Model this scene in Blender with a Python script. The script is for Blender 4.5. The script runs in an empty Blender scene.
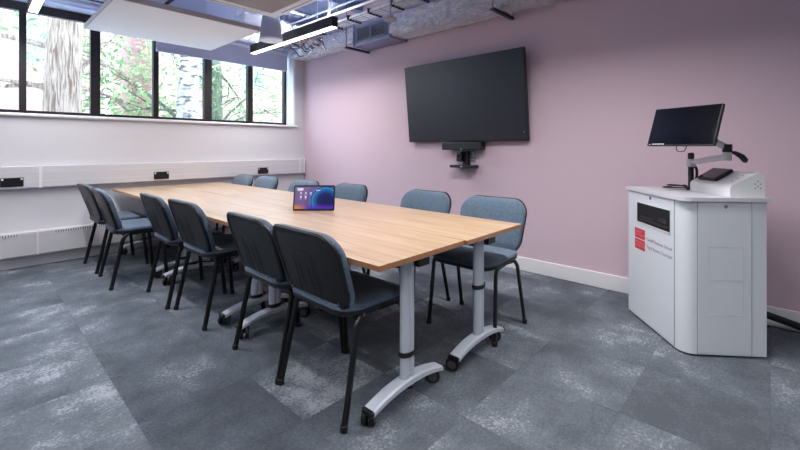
import bpy, bmesh, math, random
from mathutils import Vector, Matrix, noise
PI = math.pi
R = math.radians
sc = bpy.context.scene
COL = sc.collection

# ------------------------------------------------------------------ materials
def s2l(c):
    return tuple((v/255/12.92 if v/255 <= .04045 else ((v/255+.055)/1.055)**2.4) for v in c) + (1,)

class N:
    def __init__(s, name):
        m = bpy.data.materials.new(name); m.use_nodes = True
        s.m = m; s.t = m.node_tree; s.n = s.t.nodes; s.l = s.t.links
        s.b = s.n['Principled BSDF']; s.out = s.n['Material Output']
    def add(s, typ, **k):
        n = s.n.new(typ)
        for a, v in k.items():
            if a.startswith('i_'): n.inputs[a[2:].replace('_', ' ')].default_value = v
            else: setattr(n, a, v)
        return n
    def link(s, a, b): s.l.new(a, b)

def plain(name, col, rough=.5, metal=0, bump=0, bscale=80, spec=None, var=0, emis=None, estr=0, coat=0):
    k = N(name)
    k.b.inputs['Base Color'].default_value = s2l(col)
    k.b.inputs['Roughness'].default_value = rough
    k.b.inputs['Metallic'].default_value = metal
    if spec is not None: k.b.inputs['Specular IOR Level'].default_value = spec
    if coat: k.b.inputs['Coat Weight'].default_value = coat
    tc = k.add('ShaderNodeTexCoord')
    nz = k.add('ShaderNodeTexNoise'); nz.inputs['Scale'].default_value = bscale; nz.inputs['Detail'].default_value = 3
    k.link(tc.outputs['Object'], nz.inputs['Vector'])
    if bump:
        bp = k.add('ShaderNodeBump'); bp.inputs['Strength'].default_value = bump; bp.inputs['Distance'].default_value = .01
        k.link(nz.outputs['Fac'], bp.inputs['Height']); k.link(bp.outputs['Normal'], k.b.inputs['Normal'])
    if var:
        mx = k.add('ShaderNodeMix', data_type='RGBA')
        mx.inputs[6].default_value = s2l(tuple(max(0, c*(1-var)) for c in col))
        mx.inputs[7].default_value = s2l(tuple(min(255, c*(1+var)) for c in col))
        k.link(nz.outputs['Fac'], mx.inputs[0]); k.link(mx.outputs[2], k.b.inputs['Base Color'])
    if emis:
        k.b.inputs['Emission Color'].default_value = s2l(emis); k.b.inputs['Emission Strength'].default_value = estr
    return k.m

M = {}
M['pink'] = plain('pink_paint', (205, 182, 194), .75, bump=.03, bscale=150, var=.012)
M['wall'] = plain('white_wall_paint', (205, 204, 209), .75, bump=.03, bscale=150, var=.01)
M['ceil'] = plain('blue_grey_ceiling', (150, 160, 196), .8, bump=.1, bscale=20, var=.06)
M['gloss'] = plain('white_gloss_trim', (226, 225, 228), .35, var=.01, bscale=20)
M['trunk'] = plain('white_trunking_plastic', (202, 200, 204), .4, var=.01, bscale=20)
M['raft'] = plain('white_acoustic_felt', (244, 250, 255), .9, bump=.1, bscale=300)
M['raftedge'] = plain('taupe_raft_edge', (176, 168, 168), .8, bump=.1, bscale=200)
M['frame'] = plain('black_chair_steel', (11, 11, 14), .32, spec=.5)
M['shell'] = plain('black_moulded_plastic', (15, 16, 20), .4, bump=.12, bscale=420)
M['rubber'] = plain('black_rubber', (14, 14, 15), .6)
M['black'] = plain('satin_black', (12, 12, 14), .4)
M['silver'] = plain('silver_grey_powdercoat', (186, 194, 206), .35, metal=.0, bump=.02, bscale=400)
M['castor'] = plain('grey_castor_hub', (74, 77, 84), .35)
M['sock'] = plain('black_socket_plate', (18, 19, 22), .3)
M['frameal'] = plain('black_window_aluminium', (30, 26, 30), .45)
M['reveal'] = plain('white_reveal_plaster', (235, 236, 240), .7)
M['grey'] = plain('grey_metal_grille', (128, 136, 150), .5, metal=.2)
M['dark'] = plain('dark_void', (6, 6, 9), .8)
M['blind'] = plain('blue_grey_blind_fabric', (196, 203, 228), .85, bump=.15, bscale=500)
M['galv'] = plain('galvanised_steel', (150, 160, 184), .35, metal=.8, bump=.1, bscale=30, var=.1)
M['cabwhite'] = plain('white_cable_sheath', (222, 222, 226), .5)
M['copper'] = plain('copper_pipe', (150, 100, 88), .35, metal=.6)
M['speaker'] = plain('warm_grey_speaker_plastic', (172, 172, 178), .5)
M['speakerw'] = plain('pale_speaker_grille', (222, 220, 224), .6)
M['cass'] = plain('white_cassette_plastic', (242, 248, 255), .5)
M['cassin'] = plain('grey_cassette_mesh', (168, 162, 166), .8, bump=.3, bscale=250)
M['light'] = plain('linear_light_diffuser', (255, 255, 255), .5, emis=(255, 250, 246), estr=7)
M['console'] = plain('pale_grey_laminate', (214, 220, 226), .35, var=.008, bscale=10)
M['counter'] = plain('grey_laminate_counter', (205, 206, 212), .3)
M['seam'] = plain('panel_shadow_gap', (142, 148, 156), .7)
M['wedge'] = plain('white_plastic_wedge', (232, 233, 236), .35)
M['red'] = plain('red_logo_vinyl', (196, 44, 62), .5)
M['logotxt'] = plain('pale_red_lettering', (226, 120, 130), .5)
M['txt'] = plain('grey_lettering', (146, 148, 156), .6)
M['steel'] = plain('brushed_arm_metal', (196, 196, 202), .3, metal=.5)
M['chrome'] = plain('chrome', (200, 205, 210), .15, metal=1)
M['led'] = plain('green_led', (20, 220, 90), .4, emis=(30, 255, 110), estr=3)
M['brick'] = None
M['screenw'] = plain('pale_screen_icon', (220, 220, 240), .5, emis=(210, 215, 245), estr=.32)
M['wintint'] = plain('dark_building_window', (138, 148, 162), .3)
M['pathm'] = plain('paved_ground', (236, 236, 236), .9, var=.15, bscale=2)
M['trimout'] = plain('pale_outdoor_window_frame', (190, 190, 194), .6)
M['plate'] = plain('grey_wall_plate', (150, 150, 162), .4, metal=.3)

def mat_fabric():
    k = N('blue_grey_woven_fabric')
    tc = k.add('ShaderNodeTexCoord')
    a = k.add('ShaderNodeTexNoise'); a.inputs['Scale'].default_value = 260; a.inputs['Detail'].default_value = 2
    b = k.add('ShaderNodeTexNoise'); b.inputs['Scale'].default_value = 14
    k.link(tc.outputs['Object'], a.inputs['Vector']); k.link(tc.outputs['Object'], b.inputs['Vector'])
    r = k.add('ShaderNodeValToRGB')
    r.color_ramp.elements[0].position = .32; r.color_ramp.elements[0].color = s2l((46, 63, 82))
    r.color_ramp.elements[1].position = .68; r.color_ramp.elements[1].color = s2l((104, 127, 148))
    k.link(a.outputs['Fac'], r.inputs['Fac'])
    mx = k.add('ShaderNodeMix', data_type='RGBA'); mx.blend_type = 'MULTIPLY'; mx.inputs[0].default_value = .25
    k.link(r.outputs['Color'], mx.inputs[6]); k.link(b.outputs['Color'], mx.inputs[7])
    k.link(mx.outputs[2], k.b.inputs['Base Color'])
    k.b.inputs['Roughness'].default_value = .9
    k.b.inputs['Sheen Weight'].default_value = .28
    bp = k.add('ShaderNodeBump'); bp.inputs['Strength'].default_value = .3; bp.inputs['Distance'].default_value = .003
    k.link(a.outputs['Fac'], bp.inputs['Height']); k.link(bp.outputs['Normal'], k.b.inputs['Normal'])
    return k.m
M['fabric'] = mat_fabric()

def mat_oak(edge=False):
    k = N('oak_laminate_edge' if edge else 'oak_laminate')
    tc = k.add('ShaderNodeTexCoord'); oi = k.add('ShaderNodeObjectInfo')
    off = k.add('ShaderNodeVectorMath', operation='MULTIPLY_ADD')
    k.link(oi.outputs['Random'], off.inputs[0]); off.inputs[1].default_value = (9, 5, 3); k.link(tc.outputs['Object'], off.inputs[2])
    mp = k.add('ShaderNodeMapping'); mp.inputs['Scale'].default_value = (16, .9, 16)
    k.link(off.outputs[0], mp.inputs['Vector'])
    a = k.add('ShaderNodeTexNoise'); a.inputs['Scale'].default_value = 1.6; a.inputs['Detail'].default_value = 6; a.inputs['Roughness'].default_value = .62; a.inputs['Distortion'].default_value = .5
    k.link(mp.outputs[0], a.inputs['Vector'])
    mp2 = k.add('ShaderNodeMapping'); mp2.inputs['Scale'].default_value = (120, 5, 120)
    k.link(off.outputs[0], mp2.inputs['Vector'])
    b = k.add('ShaderNodeTexNoise'); b.inputs['Scale'].default_value = 1.5; b.inputs['Detail'].default_value = 3
    k.link(mp2.outputs[0], b.inputs['Vector'])
    r = k.add('ShaderNodeValToRGB'); e = r.color_ramp.elements
    if edge:
        e[0].color = s2l((150, 100, 64)); e[1].color = s2l((184, 132, 90))
    else:
        e[0].position = .3; e[0].color = s2l((172, 138, 106))
        e[1].position = .72; e[1].color = s2l((212, 186, 156))
    k.link(a.outputs['Fac'], r.inputs['Fac'])
    mx = k.add('ShaderNodeMix', data_type='RGBA'); mx.blend_type = 'MULTIPLY'; mx.inputs[0].default_value = .22
    k.link(r.outputs['Color'], mx.inputs[6]); k.link(b.outputs['Fac'], mx.inputs[7])
    k.link(mx.outputs[2], k.b.inputs['Base Color'])
    k.b.inputs['Coat Weight'].default_value = .35; k.b.inputs['Coat Roughness'].default_value = .28
    k.b.inputs['Roughness'].default_value = .33
    k.b.inputs['Specular IOR Level'].default_value = .5
    return k.m
M['oak'] = mat_oak(); M['oakedge'] = mat_oak(True)

def mat_carpet():
    k = N('distressed_grey_carpet_tile')
    tc = k.add('ShaderNodeTexCoord')
    # tile index
    sc_ = k.add('ShaderNodeVectorMath', operation='MULTIPLY'); sc_.inputs[1].default_value = (2, 2, 0)
    k.link(tc.outputs['Object'], sc_.inputs[0])
    fl = k.add('ShaderNodeVectorMath', operation='FLOOR'); k.link(sc_.outputs[0], fl.inputs[0])
    wn = k.add('ShaderNodeTexWhiteNoise', noise_dimensions='3D'); k.link(fl.outputs[0], wn.inputs['Vector'])
    # per-tile offset of the distressed pattern
    off = k.add('ShaderNodeVectorMath', operation='MULTIPLY_ADD'); off.inputs[1].default_value = (7, 7, 7)
    k.link(wn.outputs['Color'], off.inputs[0]); k.link(tc.outputs['Object'], off.inputs[2])
    big = k.add('ShaderNodeTexNoise'); big.inputs['Scale'].default_value = 2.0; big.inputs['Detail'].default_value = 9; big.inputs['Roughness'].default_value = .68
    k.link(off.outputs[0], big.inputs['Vector'])
    fine = k.add('ShaderNodeTexNoise'); fine.inputs['Scale'].default_value = 70; fine.inputs['Detail'].default_value = 4; fine.inputs['Roughness'].default_value = .75
    k.link(tc.outputs['Object'], fine.inputs['Vector'])
    m1 = k.add('ShaderNodeMath', operation='MULTIPLY_ADD'); m1.inputs[1].default_value = .55
    k.link(fine.outputs['Fac'], m1.inputs[0]); k.link(big.outputs['Fac'], m1.inputs[2])
    m2 = k.add('ShaderNodeMath', operation='MULTIPLY_ADD'); m2.inputs[1].default_value = .085
    k.link(wn.outputs['Value'], m2.inputs[0]); k.link(m1.outputs[0], m2.inputs[2])
    r = k.add('ShaderNodeValToRGB'); e = r.color_ramp.elements
    e[0].position = .68; e[0].color = s2l((88, 94, 102))
    e[1].position = 1.06-.06; e[1].color = s2l((166, 171, 179))
    x = e.new(.84); x.color = s2l((108, 115, 124))
    x = e.new(.92); x.color = s2l((124, 131, 140))
    x = e.new(.955); x.color = s2l((150, 156, 164))
    k.link(m2.outputs[0], r.inputs['Fac'])
    # faint tile joints
    fr = k.add('ShaderNodeVectorMath', operation='FRACTION'); k.link(sc_.outputs[0], fr.inputs[0])
    sp = k.add('ShaderNodeSeparateXYZ'); k.link(fr.outputs[0], sp.inputs[0])
    mn = []
    for ax in ('X', 'Y'):
        s = k.add('ShaderNodeMath', operation='PINGPONG'); s.inputs[1].default_value = .5; k.link(sp.outputs[ax], s.inputs[0])
        mn.append(s)
    mi = k.add('ShaderNodeMath', operation='MINIMUM'); k.link(mn[0].outputs[0], mi.inputs[0]); k.link(mn[1].outputs[0], mi.inputs[1])
    lt = k.add('ShaderNodeMath', operation='LESS_THAN'); lt.inputs[1].default_value = .006; k.link(mi.outputs[0], lt.inputs[0])
    lm = k.add('ShaderNodeMath', operation='MULTIPLY'); lm.inputs[1].default_value = .14; k.link(lt.outputs[0], lm.inputs[0])
    mx = k.add('ShaderNodeMix', data_type='RGBA'); mx.inputs[7].default_value = s2l((60, 61, 66))
    k.link(lm.outputs[0], mx.inputs[0]); k.link(r.outputs['Color'], mx.inputs[6])
    # pile speckle
    sp2 = k.add('ShaderNodeTexNoise'); sp2.inputs['Scale'].default_value = 260; sp2.inputs['Detail'].default_value = 2
    k.link(tc.outputs['Object'], sp2.inputs['Vector'])
    rr = k.add('ShaderNodeValToRGB'); rr.color_ramp.elements[0].position = .3; rr.color_ramp.elements[0].color = (.5, .5, .5, 1)
    rr.color_ramp.elements[1].position = .7; rr.color_ramp.elements[1].color = (1, 1, 1, 1)
    k.link(sp2.outputs['Fac'], rr.inputs['Fac'])
    mm = k.add('ShaderNodeMix', data_type='RGBA'); mm.blend_type = 'MULTIPLY'; mm.inputs[0].default_value = .6
    k.link(mx.outputs[2], mm.inputs[6]); k.link(rr.outputs['Color'], mm.inputs[7])
    k.link(mm.outputs[2], k.b.inputs['Base Color'])
    k.b.inputs['Roughness'].default_value = .95; k.b.inputs['Specular IOR Level'].default_value = .15
    bp = k.add('ShaderNodeBump'); bp.inputs['Strength'].default_value = .5; bp.inputs['Distance'].default_value = .004
    k.link(sp2.outputs['Fac'], bp.inputs['Height']); k.link(bp.outputs['Normal'], k.b.inputs['Normal'])
    return k.m
M['carpet'] = mat_carpet()

def mat_foil():
    k = N('crinkled_foil_insulation')
    tc = k.add('ShaderNodeTexCoord')
    a = k.add('ShaderNodeTexNoise'); a.inputs['Scale'].default_value = 16; a.inputs['Detail'].default_value = 6; a.inputs['Distortion'].default_value = 1.6
    mp = k.add('ShaderNodeMapping'); mp.inputs['Scale'].default_value = (1, .55, 1.6); mp.inputs['Rotation'].default_value = (.5, 0, 0)
    k.link(tc.outputs['Object'], mp.inputs[0]); k.link(mp.outputs[0], a.inputs['Vector'])
    k.b.inputs['Base Color'].default_value = s2l((242, 243, 250)); k.b.inputs['Metallic'].default_value = .92; k.b.inputs['Roughness'].default_value = .16
    v = k.add('ShaderNodeTexVoronoi'); v.inputs['Scale'].default_value = 30; v.feature = 'F2'
    wv = k.add('ShaderNodeVectorMath', operation='MULTIPLY_ADD'); wv.inputs[1].default_value = (.12, .12, .12)
    k.link(a.outputs['Color'], wv.inputs[0]); k.link(mp.outputs[0], wv.inputs[2]); k.link(wv.outputs[0], v.inputs['Vector'])
    ad = k.add('ShaderNodeMath', operation='ADD'); k.link(v.outputs['Distance'], ad.inputs[0]); k.link(a.outputs['Fac'], ad.inputs[1])
    fr = k.add('ShaderNodeValToRGB'); fr.color_ramp.elements[0].position = .80; fr.color_ramp.elements[0].color = s2l((122, 126, 152)); fr.color_ramp.elements[1].position = 1.08-.1; fr.color_ramp.elements[1].color = s2l((250, 250, 255))
    
    bp = k.add('ShaderNodeBump'); bp.inputs['Strength'].default_value = 1; bp.inputs['Distance'].default_value = .025
    k.link(ad.outputs[0], bp.inputs['Height']); k.link(bp.outputs['Normal'], k.b.inputs['Normal'])
    return k.m
M['foil'] = mat_foil()

def mat_glass():
    k = N('window_glass')
    tr = k.add('ShaderNodeBsdfTransparent'); tr.inputs[0].default_value = (.96, .98, .97, 1)
    gl = k.add('ShaderNodeBsdfGlossy'); gl.inputs['Roughness'].default_value = .02
    mx = k.add('ShaderNodeMixShader'); mx.inputs[0].default_value = .05
    k.link(tr.outputs[0], mx.inputs[1]); k.link(gl.outputs[0], mx.inputs[2]); k.link(mx.outputs[0], k.out.inputs['Surface'])
    return k.m
M['glass'] = mat_glass()

def mat_brick():
    k = N('pink_red_brickwork')
    tc = k.add('ShaderNodeTexCoord')
    mp = k.add('ShaderNodeMapping'); mp.inputs['Rotation'].default_value = (PI/2, 0, 0)
    k.link(tc.outputs['Object'], mp.inputs['Vector'])
    b = k.add('ShaderNodeTexBrick'); b.inputs['Scale'].default_value = 2.2
    b.inputs['Color1'].default_value = s2l((174, 132, 124)); b.inputs['Color2'].default_value = s2l((188, 144, 134)); b.inputs['Mortar'].default_value = s2l((184, 164, 158))
    k.link(mp.outputs[0], b.inputs['Vector']); k.link(b.outputs['Color'], k.b.inputs['Base Color']); k.b.inputs['Roughness'].default_value = .9
    return k.m
M['brick'] = mat_brick()

def mat_bark(name, c1, c2, sx=9, sz=.8, bs=3):
    k = N(name)
    tc = k.add('ShaderNodeTexCoord'); mp = k.add('ShaderNodeMapping'); mp.inputs['Scale'].default_value = (sx, sx, sz)
    k.link(tc.outputs['Object'], mp.inputs['Vector'])
    a = k.add('ShaderNodeTexNoise'); a.inputs['Scale'].default_value = bs; a.inputs['Detail'].default_value = 6; a.inputs['Distortion'].default_value = 1.2
    k.link(mp.outputs[0], a.inputs['Vector'])
    r = k.add('ShaderNodeValToRGB'); r.color_ramp.elements[0].position = .38; r.color_ramp.elements[0].color = s2l(c1)
    r.color_ramp.elements[1].position = .52; r.color_ramp.elements[1].color = s2l(c2)
    k.link(a.outputs['Fac'], r.inputs['Fac']); k.link(r.outputs['Color'], k.b.inputs['Base Color']); k.b.inputs['Roughness'].default_value = .95
    bp = k.add('ShaderNodeBump'); bp.inputs['Strength'].default_value = 1; bp.inputs['Distance'].default_value = .06
    k.link(a.outputs['Fac'], bp.inputs['Height']); k.link(bp.outputs['Normal'], k.b.inputs['Normal'])
    return k.m
M['bark'] = mat_bark('deeply_furrowed_pale_bark', (112, 90, 74), (172, 152, 136))
M['birch'] = mat_bark('white_birch_bark', (84, 78, 74), (180, 170, 164), 2, 5, 1.6)
M['mossbark'] = mat_bark('mossy_grey_bark', (62, 72, 58), (112, 120, 100))

def mat_leaf():
    k = N('fresh_green_leaf')
    oi = k.add('ShaderNodeTexCoord'); a = k.add('ShaderNodeTexNoise'); a.inputs['Scale'].default_value = 2.5
    k.link(oi.outputs['Object'], a.inputs['Vector'])
    r = k.add('ShaderNodeValToRGB'); r.color_ramp.elements[0].position = .35; r.color_ramp.elements[0].color = s2l((112, 142, 100))
    r.color_ramp.elements[1].position = .65; r.color_ramp.elements[1].color = s2l((186, 198, 150))
    k.link(a.outputs['Fac'], r.inputs['Fac'])
    d = k.add('ShaderNodeBsdfDiffuse'); t = k.add('ShaderNodeBsdfTranslucent'); mx = k.add('ShaderNodeMixShader'); mx.inputs[0].default_value = .5
    k.link(r.outputs[0], d.inputs[0]); k.link(r.outputs[0], t.inputs[0]); k.link(d.outputs[0], mx.inputs[1]); k.link(t.outputs[0], mx.inputs[2])
    k.link(mx.outputs[0], k.out.inputs['Surface'])
    return k.m
M['leaf'] = mat_leaf()

def mat_tv():
    k = N('matt_tv_panel')
    k.b.inputs['Base Color'].default_value = s2l((32, 35, 47)); k.b.inputs['Roughness'].default_value = .38
    return k.m
M['tv'] = mat_tv()
def mat_mon():
    k = N('glossy_monitor_glass')
    k.b.inputs['Base Color'].default_value = s2l((8, 8, 12)); k.b.inputs['Roughness'].default_value = .08
    return k.m
M['mon'] = mat_mon()

def mat_tabscreen():
    k = N('purple_blue_wallpaper_screen')
    tc = k.add('ShaderNodeTexCoord'); sp = k.add('ShaderNodeSeparateXYZ')
    nz = k.add('ShaderNodeTexNoise'); nz.inputs['Scale'].default_value = 9
    k.link(tc.outputs['Object'], nz.inputs['Vector'])
    k.link(tc.outputs['Object'], sp.inputs[0])
    # dark blue disc on the right half with a cyan upper-left rim
    c = k.add('ShaderNodeVectorMath', operation='SUBTRACT'); c.inputs[1].default_value = (.085, 0, .07); k.link(tc.outputs['Object'], c.inputs[0])
    fl = k.add('ShaderNodeVectorMath', operation='MULTIPLY'); fl.inputs[1].default_value = (1, 0, 1); k.link(c.outputs[0], fl.inputs[0])
    ln = k.add('ShaderNodeVectorMath', operation='LENGTH'); k.link(fl.outputs[0], ln.inputs[0])
    r = k.add('ShaderNodeValToRGB'); e = r.color_ramp.elements
    e[0].position = 0; e[0].color = s2l((18, 22, 70))
    e[1].position = 1; e[1].color = s2l((120, 96, 150))
    for p_, c_ in ((.36, (22, 34, 110)), (.56, (24, 110, 190)), (.62, (40, 160, 215)), (.66, (30, 30, 80)), (.72, (110, 120, 200)), (.8, (104, 82, 140))):
        x = e.new(p_); x.color = s2l(c_)
    mr = k.add('ShaderNodeMapRange'); mr.inputs[1].default_value = 0; mr.inputs[2].default_value = .16
    k.link(ln.outputs['Value'], mr.inputs[0]); k.link(mr.outputs[0], r.inputs[0])
    # lower magenta / orange glow
    mr2 = k.add('ShaderNodeMapRange'); mr2.inputs[1].default_value = .05; mr2.inputs[2].default_value = .018
    k.link(sp.outputs['Z'], mr2.inputs[0])
    r2 = k.add('ShaderNodeValToRGB'); e = r2.color_ramp.elements
    e[0].position = .1; e[0].color = s2l((236, 140, 60)); e[1].position = .6; e[1].color = s2l((90, 50, 190))
    mr3 = k.add('ShaderNodeMapRange'); mr3.inputs[1].default_value = -.13; mr3.inputs[2].default_value = .02
    k.link(sp.outputs['X'], mr3.inputs[0]); k.link(mr3.outputs[0], r2.inputs[0])
    mx = k.add('ShaderNodeMix', data_type='RGBA'); k.link(mr2.outputs[0], mx.inputs[0]); k.link(r.outputs[0], mx.inputs[6]); k.link(r2.outputs[0], mx.inputs[7])
    k.b.inputs['Base Color'].default_value = (0, 0, 0, 1); k.b.inputs['Roughness'].default_value = .2
    k.link(mx.outputs[2], k.b.inputs['Emission Color']); k.b.inputs['Emission Strength'].default_value = .8
    return k.m
M['tabscreen'] = mat_tabscreen()

# ------------------------------------------------------------------ mesh helpers
def box(bm, x0, x1, y0, y1, z0, z1, bev=0, seg=2, mat=0, mtx=None):
    r = bmesh.ops.create_cube(bm, size=1)
    vs = r['verts']
    T = Matrix.Translation(((x0+x1)/2, (y0+y1)/2, (z0+z1)/2)) @ Matrix.Diagonal((abs(x1-x0), abs(y1-y0), abs(z1-z0), 1))
    bmesh.ops.transform(bm, matrix=T, verts=vs)
    fs = set(f for v in vs for f in v.link_faces)
    for f in fs: f.material_index = mat
    if bev:
        es = list(set(e for v in vs for e in v.link_edges))
        o = bmesh.ops.bevel(bm, geom=es, offset=bev, segments=seg, affect='EDGES', profile=.5)
        for f in o['faces']: f.material_index = mat
        vs = list(set(v for f in o['faces'] for v in f.verts) | set(v for v in vs if v.is_valid))
    if mtx is not None: bmesh.ops.transform(bm, matrix=mtx, verts=[v for v in vs if v.is_valid])

def fillet(pts, rad, n=5):
    P = [Vector(p) for p in pts]; out = [P[0]]
    rr = rad if isinstance(rad, (list, tuple)) else [rad]*(len(P)-2)
    for i in range(1, len(P)-1):
        a, b, c = P[i-1], P[i], P[i+1]
        u = (a-b); v = (c-b); t = min(rr[i-1], u.length*.48, v.length*.48)
        A = b+u.normalized()*t; C = b+v.normalized()*t
        for k in range(n+1):
            s = k/n; out.append((1-s)**2*A + 2*s*(1-s)*b + s*s*C)
    out.append(P[-1]); return out

def tube(bm, pts, r, seg=10, mat=0, ry=None, up=None, closed=False):
    """sweep an ellipse (r across, ry along 'up') along pts"""
    P = [Vector(p) for p in pts]; n = len(P); rings = []
    ref = Vector(up) if up else None
    prev = None
    for i in range(n):
        if closed: t = (P[(i+1) % n]-P[i-1]).normalized()
        else: t = (P[min(i+1, n-1)]-P[max(i-1, 0)]).normalized()
        if ref is not None: a = ref - t*ref.dot(t)
        elif prev is None:
            g = Vector((0, 0, 1)) if abs(t.z) < .9 else Vector((0, 1, 0)); a = g - t*g.dot(t)
        else: a = prev - t*prev.dot(t)
        a.normalize(); prev = a; b = t.cross(a)
        R_ = r[i] if isinstance(r, (list, tuple)) else r
        Q = (ry if ry is not None else R_)
        rings.append([bm.verts.new(P[i] + a*math.cos(2*PI*k/seg)*Q + b*math.sin(2*PI*k/seg)*R_) for k in range(seg)])
    m = n if closed else n-1
    for i in range(m):
        A, B_ = rings[i], rings[(i+1) % n]
        for k in range(seg):
            f = bm.faces.new((A[k], A[(k+1) % seg], B_[(k+1) % seg], B_[k])); f.material_index = mat; f.smooth = True
    if not closed:
        f = bm.faces.new(rings[0][::-1]); f.material_index = mat
        f = bm.faces.new(rings[-1]); f.material_index = mat

def lathe(bm, prof, seg=20, mtx=None, mat=0):
    rings = []
    for (r, z) in prof:
        rings.append([bm.verts.new((r*math.cos(2*PI*k/seg), r*math.sin(2*PI*k/seg), z)) for k in range(seg)])
    for A, B_ in zip(rings, rings[1:]):
        for k in range(seg):
            f = bm.faces.new((A[k], A[(k+1) % seg], B_[(k+1) % seg], B_[k])); f.smooth = True; f.material_index = mat
    f = bm.faces.new(rings[0][::-1]); f.material_index = mat
    f = bm.faces.new(rings[-1]); f.material_index = mat
    if mtx is not None: bmesh.ops.transform(bm, matrix=mtx, verts=[v for rg in rings for v in rg])

def rrect(w, d, r, n=6):
    r = max(min(r, w/2-1e-4, d/2-1e-4), 1e-4); o = []
    for cx, cy, a0 in ((w/2-r, d/2-r, 0), (-w/2+r, d/2-r, 90), (-w/2+r, -d/2+r, 180), (w/2-r, -d/2+r, 270)):
        for k in range(n+1):
            a = R(a0+90*k/n); o.append((cx+r*math.cos(a), cy+r*math.sin(a)))
    return o

def stack(bm, levels, fn=None, n=6, mat=0):
    """levels: (w, d, r, z) rounded rectangles; fn deforms each point"""
    rings = []
    for (w, d, r, z) in levels:
        rings.append([bm.verts.new(fn(x, y, z) if fn else (x, y, z)) for x, y in rrect(w, d, r, n)])
    m = len(rings[0])
    for A, B_ in zip(rings, rings[1:]):
        for k in range(m):
            f = bm.faces.new((A[k], A[(k+1) % m], B_[(k+1) % m], B_[k])); f.smooth = True; f.material_index = mat
    for rg, rev in ((rings[0], True), (rings[-1], False)):
        f = bm.faces.new(rg[::-1] if rev else rg); f.material_index = mat; f.smooth = True

def prism(bm, poly, z0, z1, mat=0):
    a = [bm.verts.new((x, y, z0)) for x, y in poly]; b = [bm.verts.new((x, y, z1)) for x, y in poly]; n = len(a)
    for k in range(n):
        f = bm.faces.new((a[k], a[(k+1) % n], b[(k+1) % n], b[k])); f.material_index = mat
    bm.faces.new(a[::-1]).material_index = mat; bm.faces.new(b).material_index = mat

def obj(name, bm, mats, parent=None, loc=None, rot=None, smooth=None):
    bmesh.ops.recalc_face_normals(bm, faces=bm.faces[:])
    for e in bm.edges:
        if len(e.link_faces) == 2 and e.calc_face_angle(0) > .62: e.smooth = False
    me = bpy.data.meshes.new(name); bm.to_mesh(me); bm.free()
    for m in (mats if isinstance(mats, (list, tuple)) else [mats]): me.materials.append(m)
    o = bpy.data.objects.new(name, me); COL.objects.link(o)
    if parent: o.parent = parent
    if loc: o.location = loc
    if rot: o.rotation_euler = rot
    if smooth is not None:
        try: me.shade_smooth() if smooth else None
        except Exception: pass
    return o

def B(): return bmesh.new()
def tag(o, label=None, cat=None, group=None, kind=None):
    if label: o['label'] = label
    if cat: o['category'] = cat
    if group: o['group'] = group
    if kind: o['kind'] = kind
    return o
def thing(name, label, cat, loc=(0, 0, 0), rz=0, group=None):
    o = bpy.data.objects.new(name, None); o.empty_display_size = .1; COL.objects.link(o)
    o.location = loc; o.rotation_euler = (0, 0, rz); return tag(o, label, cat, group)
def struct(name, bm, mats, **k):
    o = obj(name, bm, mats, **k); o['kind'] = 'structure'; return o
def copy_tree(o, parent=None):
    c = o.copy(); COL.objects.link(c); c.parent = parent
    for ch in [x for x in bpy.data.objects if x.parent == o]: copy_tree(ch, c)
    return c
def bxo(name, mats, parent, x0, x1, y0, y1, z0, z1, bev=0, **k):
    b = B(); box(b, x0, x1, y0, y1, z0, z1, bev); return obj(name, b, mats, parent, **k)
def text(name, s, size, mat, parent, loc, rot, align='LEFT', ext=.0006, sp=1.0):
    cu = bpy.data.curves.new(name, 'FONT'); cu.body = s; cu.size = size; cu.align_x = align; cu.extrude = ext; cu.space_line = sp
    t = bpy.data.objects.new(name, cu); COL.objects.link(t)
    dg = bpy.context.evaluated_depsgraph_get(); dg.update()
    me = bpy.data.meshes.new_from_object(t.evaluated_get(dg))
    COL.objects.unlink(t); bpy.data.objects.remove(t)
    o = bpy.data.objects.new(name, me); COL.objects.link(o); me.materials.clear(); me.materials.append(mat)
    o.parent = parent; o.location = loc; o.rotation_euler = rot; return o

# ------------------------------------------------------------------ room shell
WX, WY, CZ = 3.674, 5.5, 3.15      # pink wall, window wall, ceiling
LX, FY = -3.2, -3.0
OX1, OZ0, OZ1 = 3.508, 1.54, 2.71  # window opening
OX0 = -2.05
b = B(); box(b, LX-.2, WX+.2, FY-.2, WY+.35, -.12, 0); struct('floor', b, M['carpet'])
b = B(); box(b, LX-.2, WX+.2, FY-.2, WY+.35, CZ, CZ+.15)
for i in range(9):   # downstand ribs of the slab
    pass
struct('ceiling', b, M['ceil'])
b = B(); box(b, WX, WX+.2, FY-.2, WY+.35, 0, CZ); struct('wall_right', b, M['pink'])
b = B(); box(b, LX-.2, LX, FY-.2, WY+.35, 0, CZ); struct('wall_left', b, M['wall'])
b = B(); box(b, LX, WX, FY-.2, FY, 0, CZ); struct('wall_front', b, M['wall'])
b = B()
box(b, LX, WX, WY, WY+.35, 0, OZ0); 
box(b, LX, OX0, WY, WY+.35, OZ0, OZ1); box(b, OX1, WX, WY, WY+.35, OZ0, OZ1)
box(b, LX, WX, WY, WY+.35, OZ1, CZ, mat=1)
struct('wall_back', b, [M['wall'], M['blind']])
b = B(); box(b, OX0-.02, OX1+.02, WY-.035, WY+.25, OZ0-.03, OZ0, .006); struct('trim_1', b, M['gloss'])
b = B(); box(b, OX1-.03, OX1, WY+.002, WY+.24, OZ0, OZ1); struct('trim_2', b, M['reveal'])
def skirting(name, x0, x1, y0, y1):
    b = B(); box(b, x0, x1, y0, y1, 0, .13, .006, 2); struct(name, b, M['gloss'])
skirting('baseboard_right', WX-.018, WX, FY, WY)
skirting('baseboard_left', LX, LX+.018, FY, WY)
skirting('baseboard_front', LX, WX, FY, FY+.018)
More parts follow.
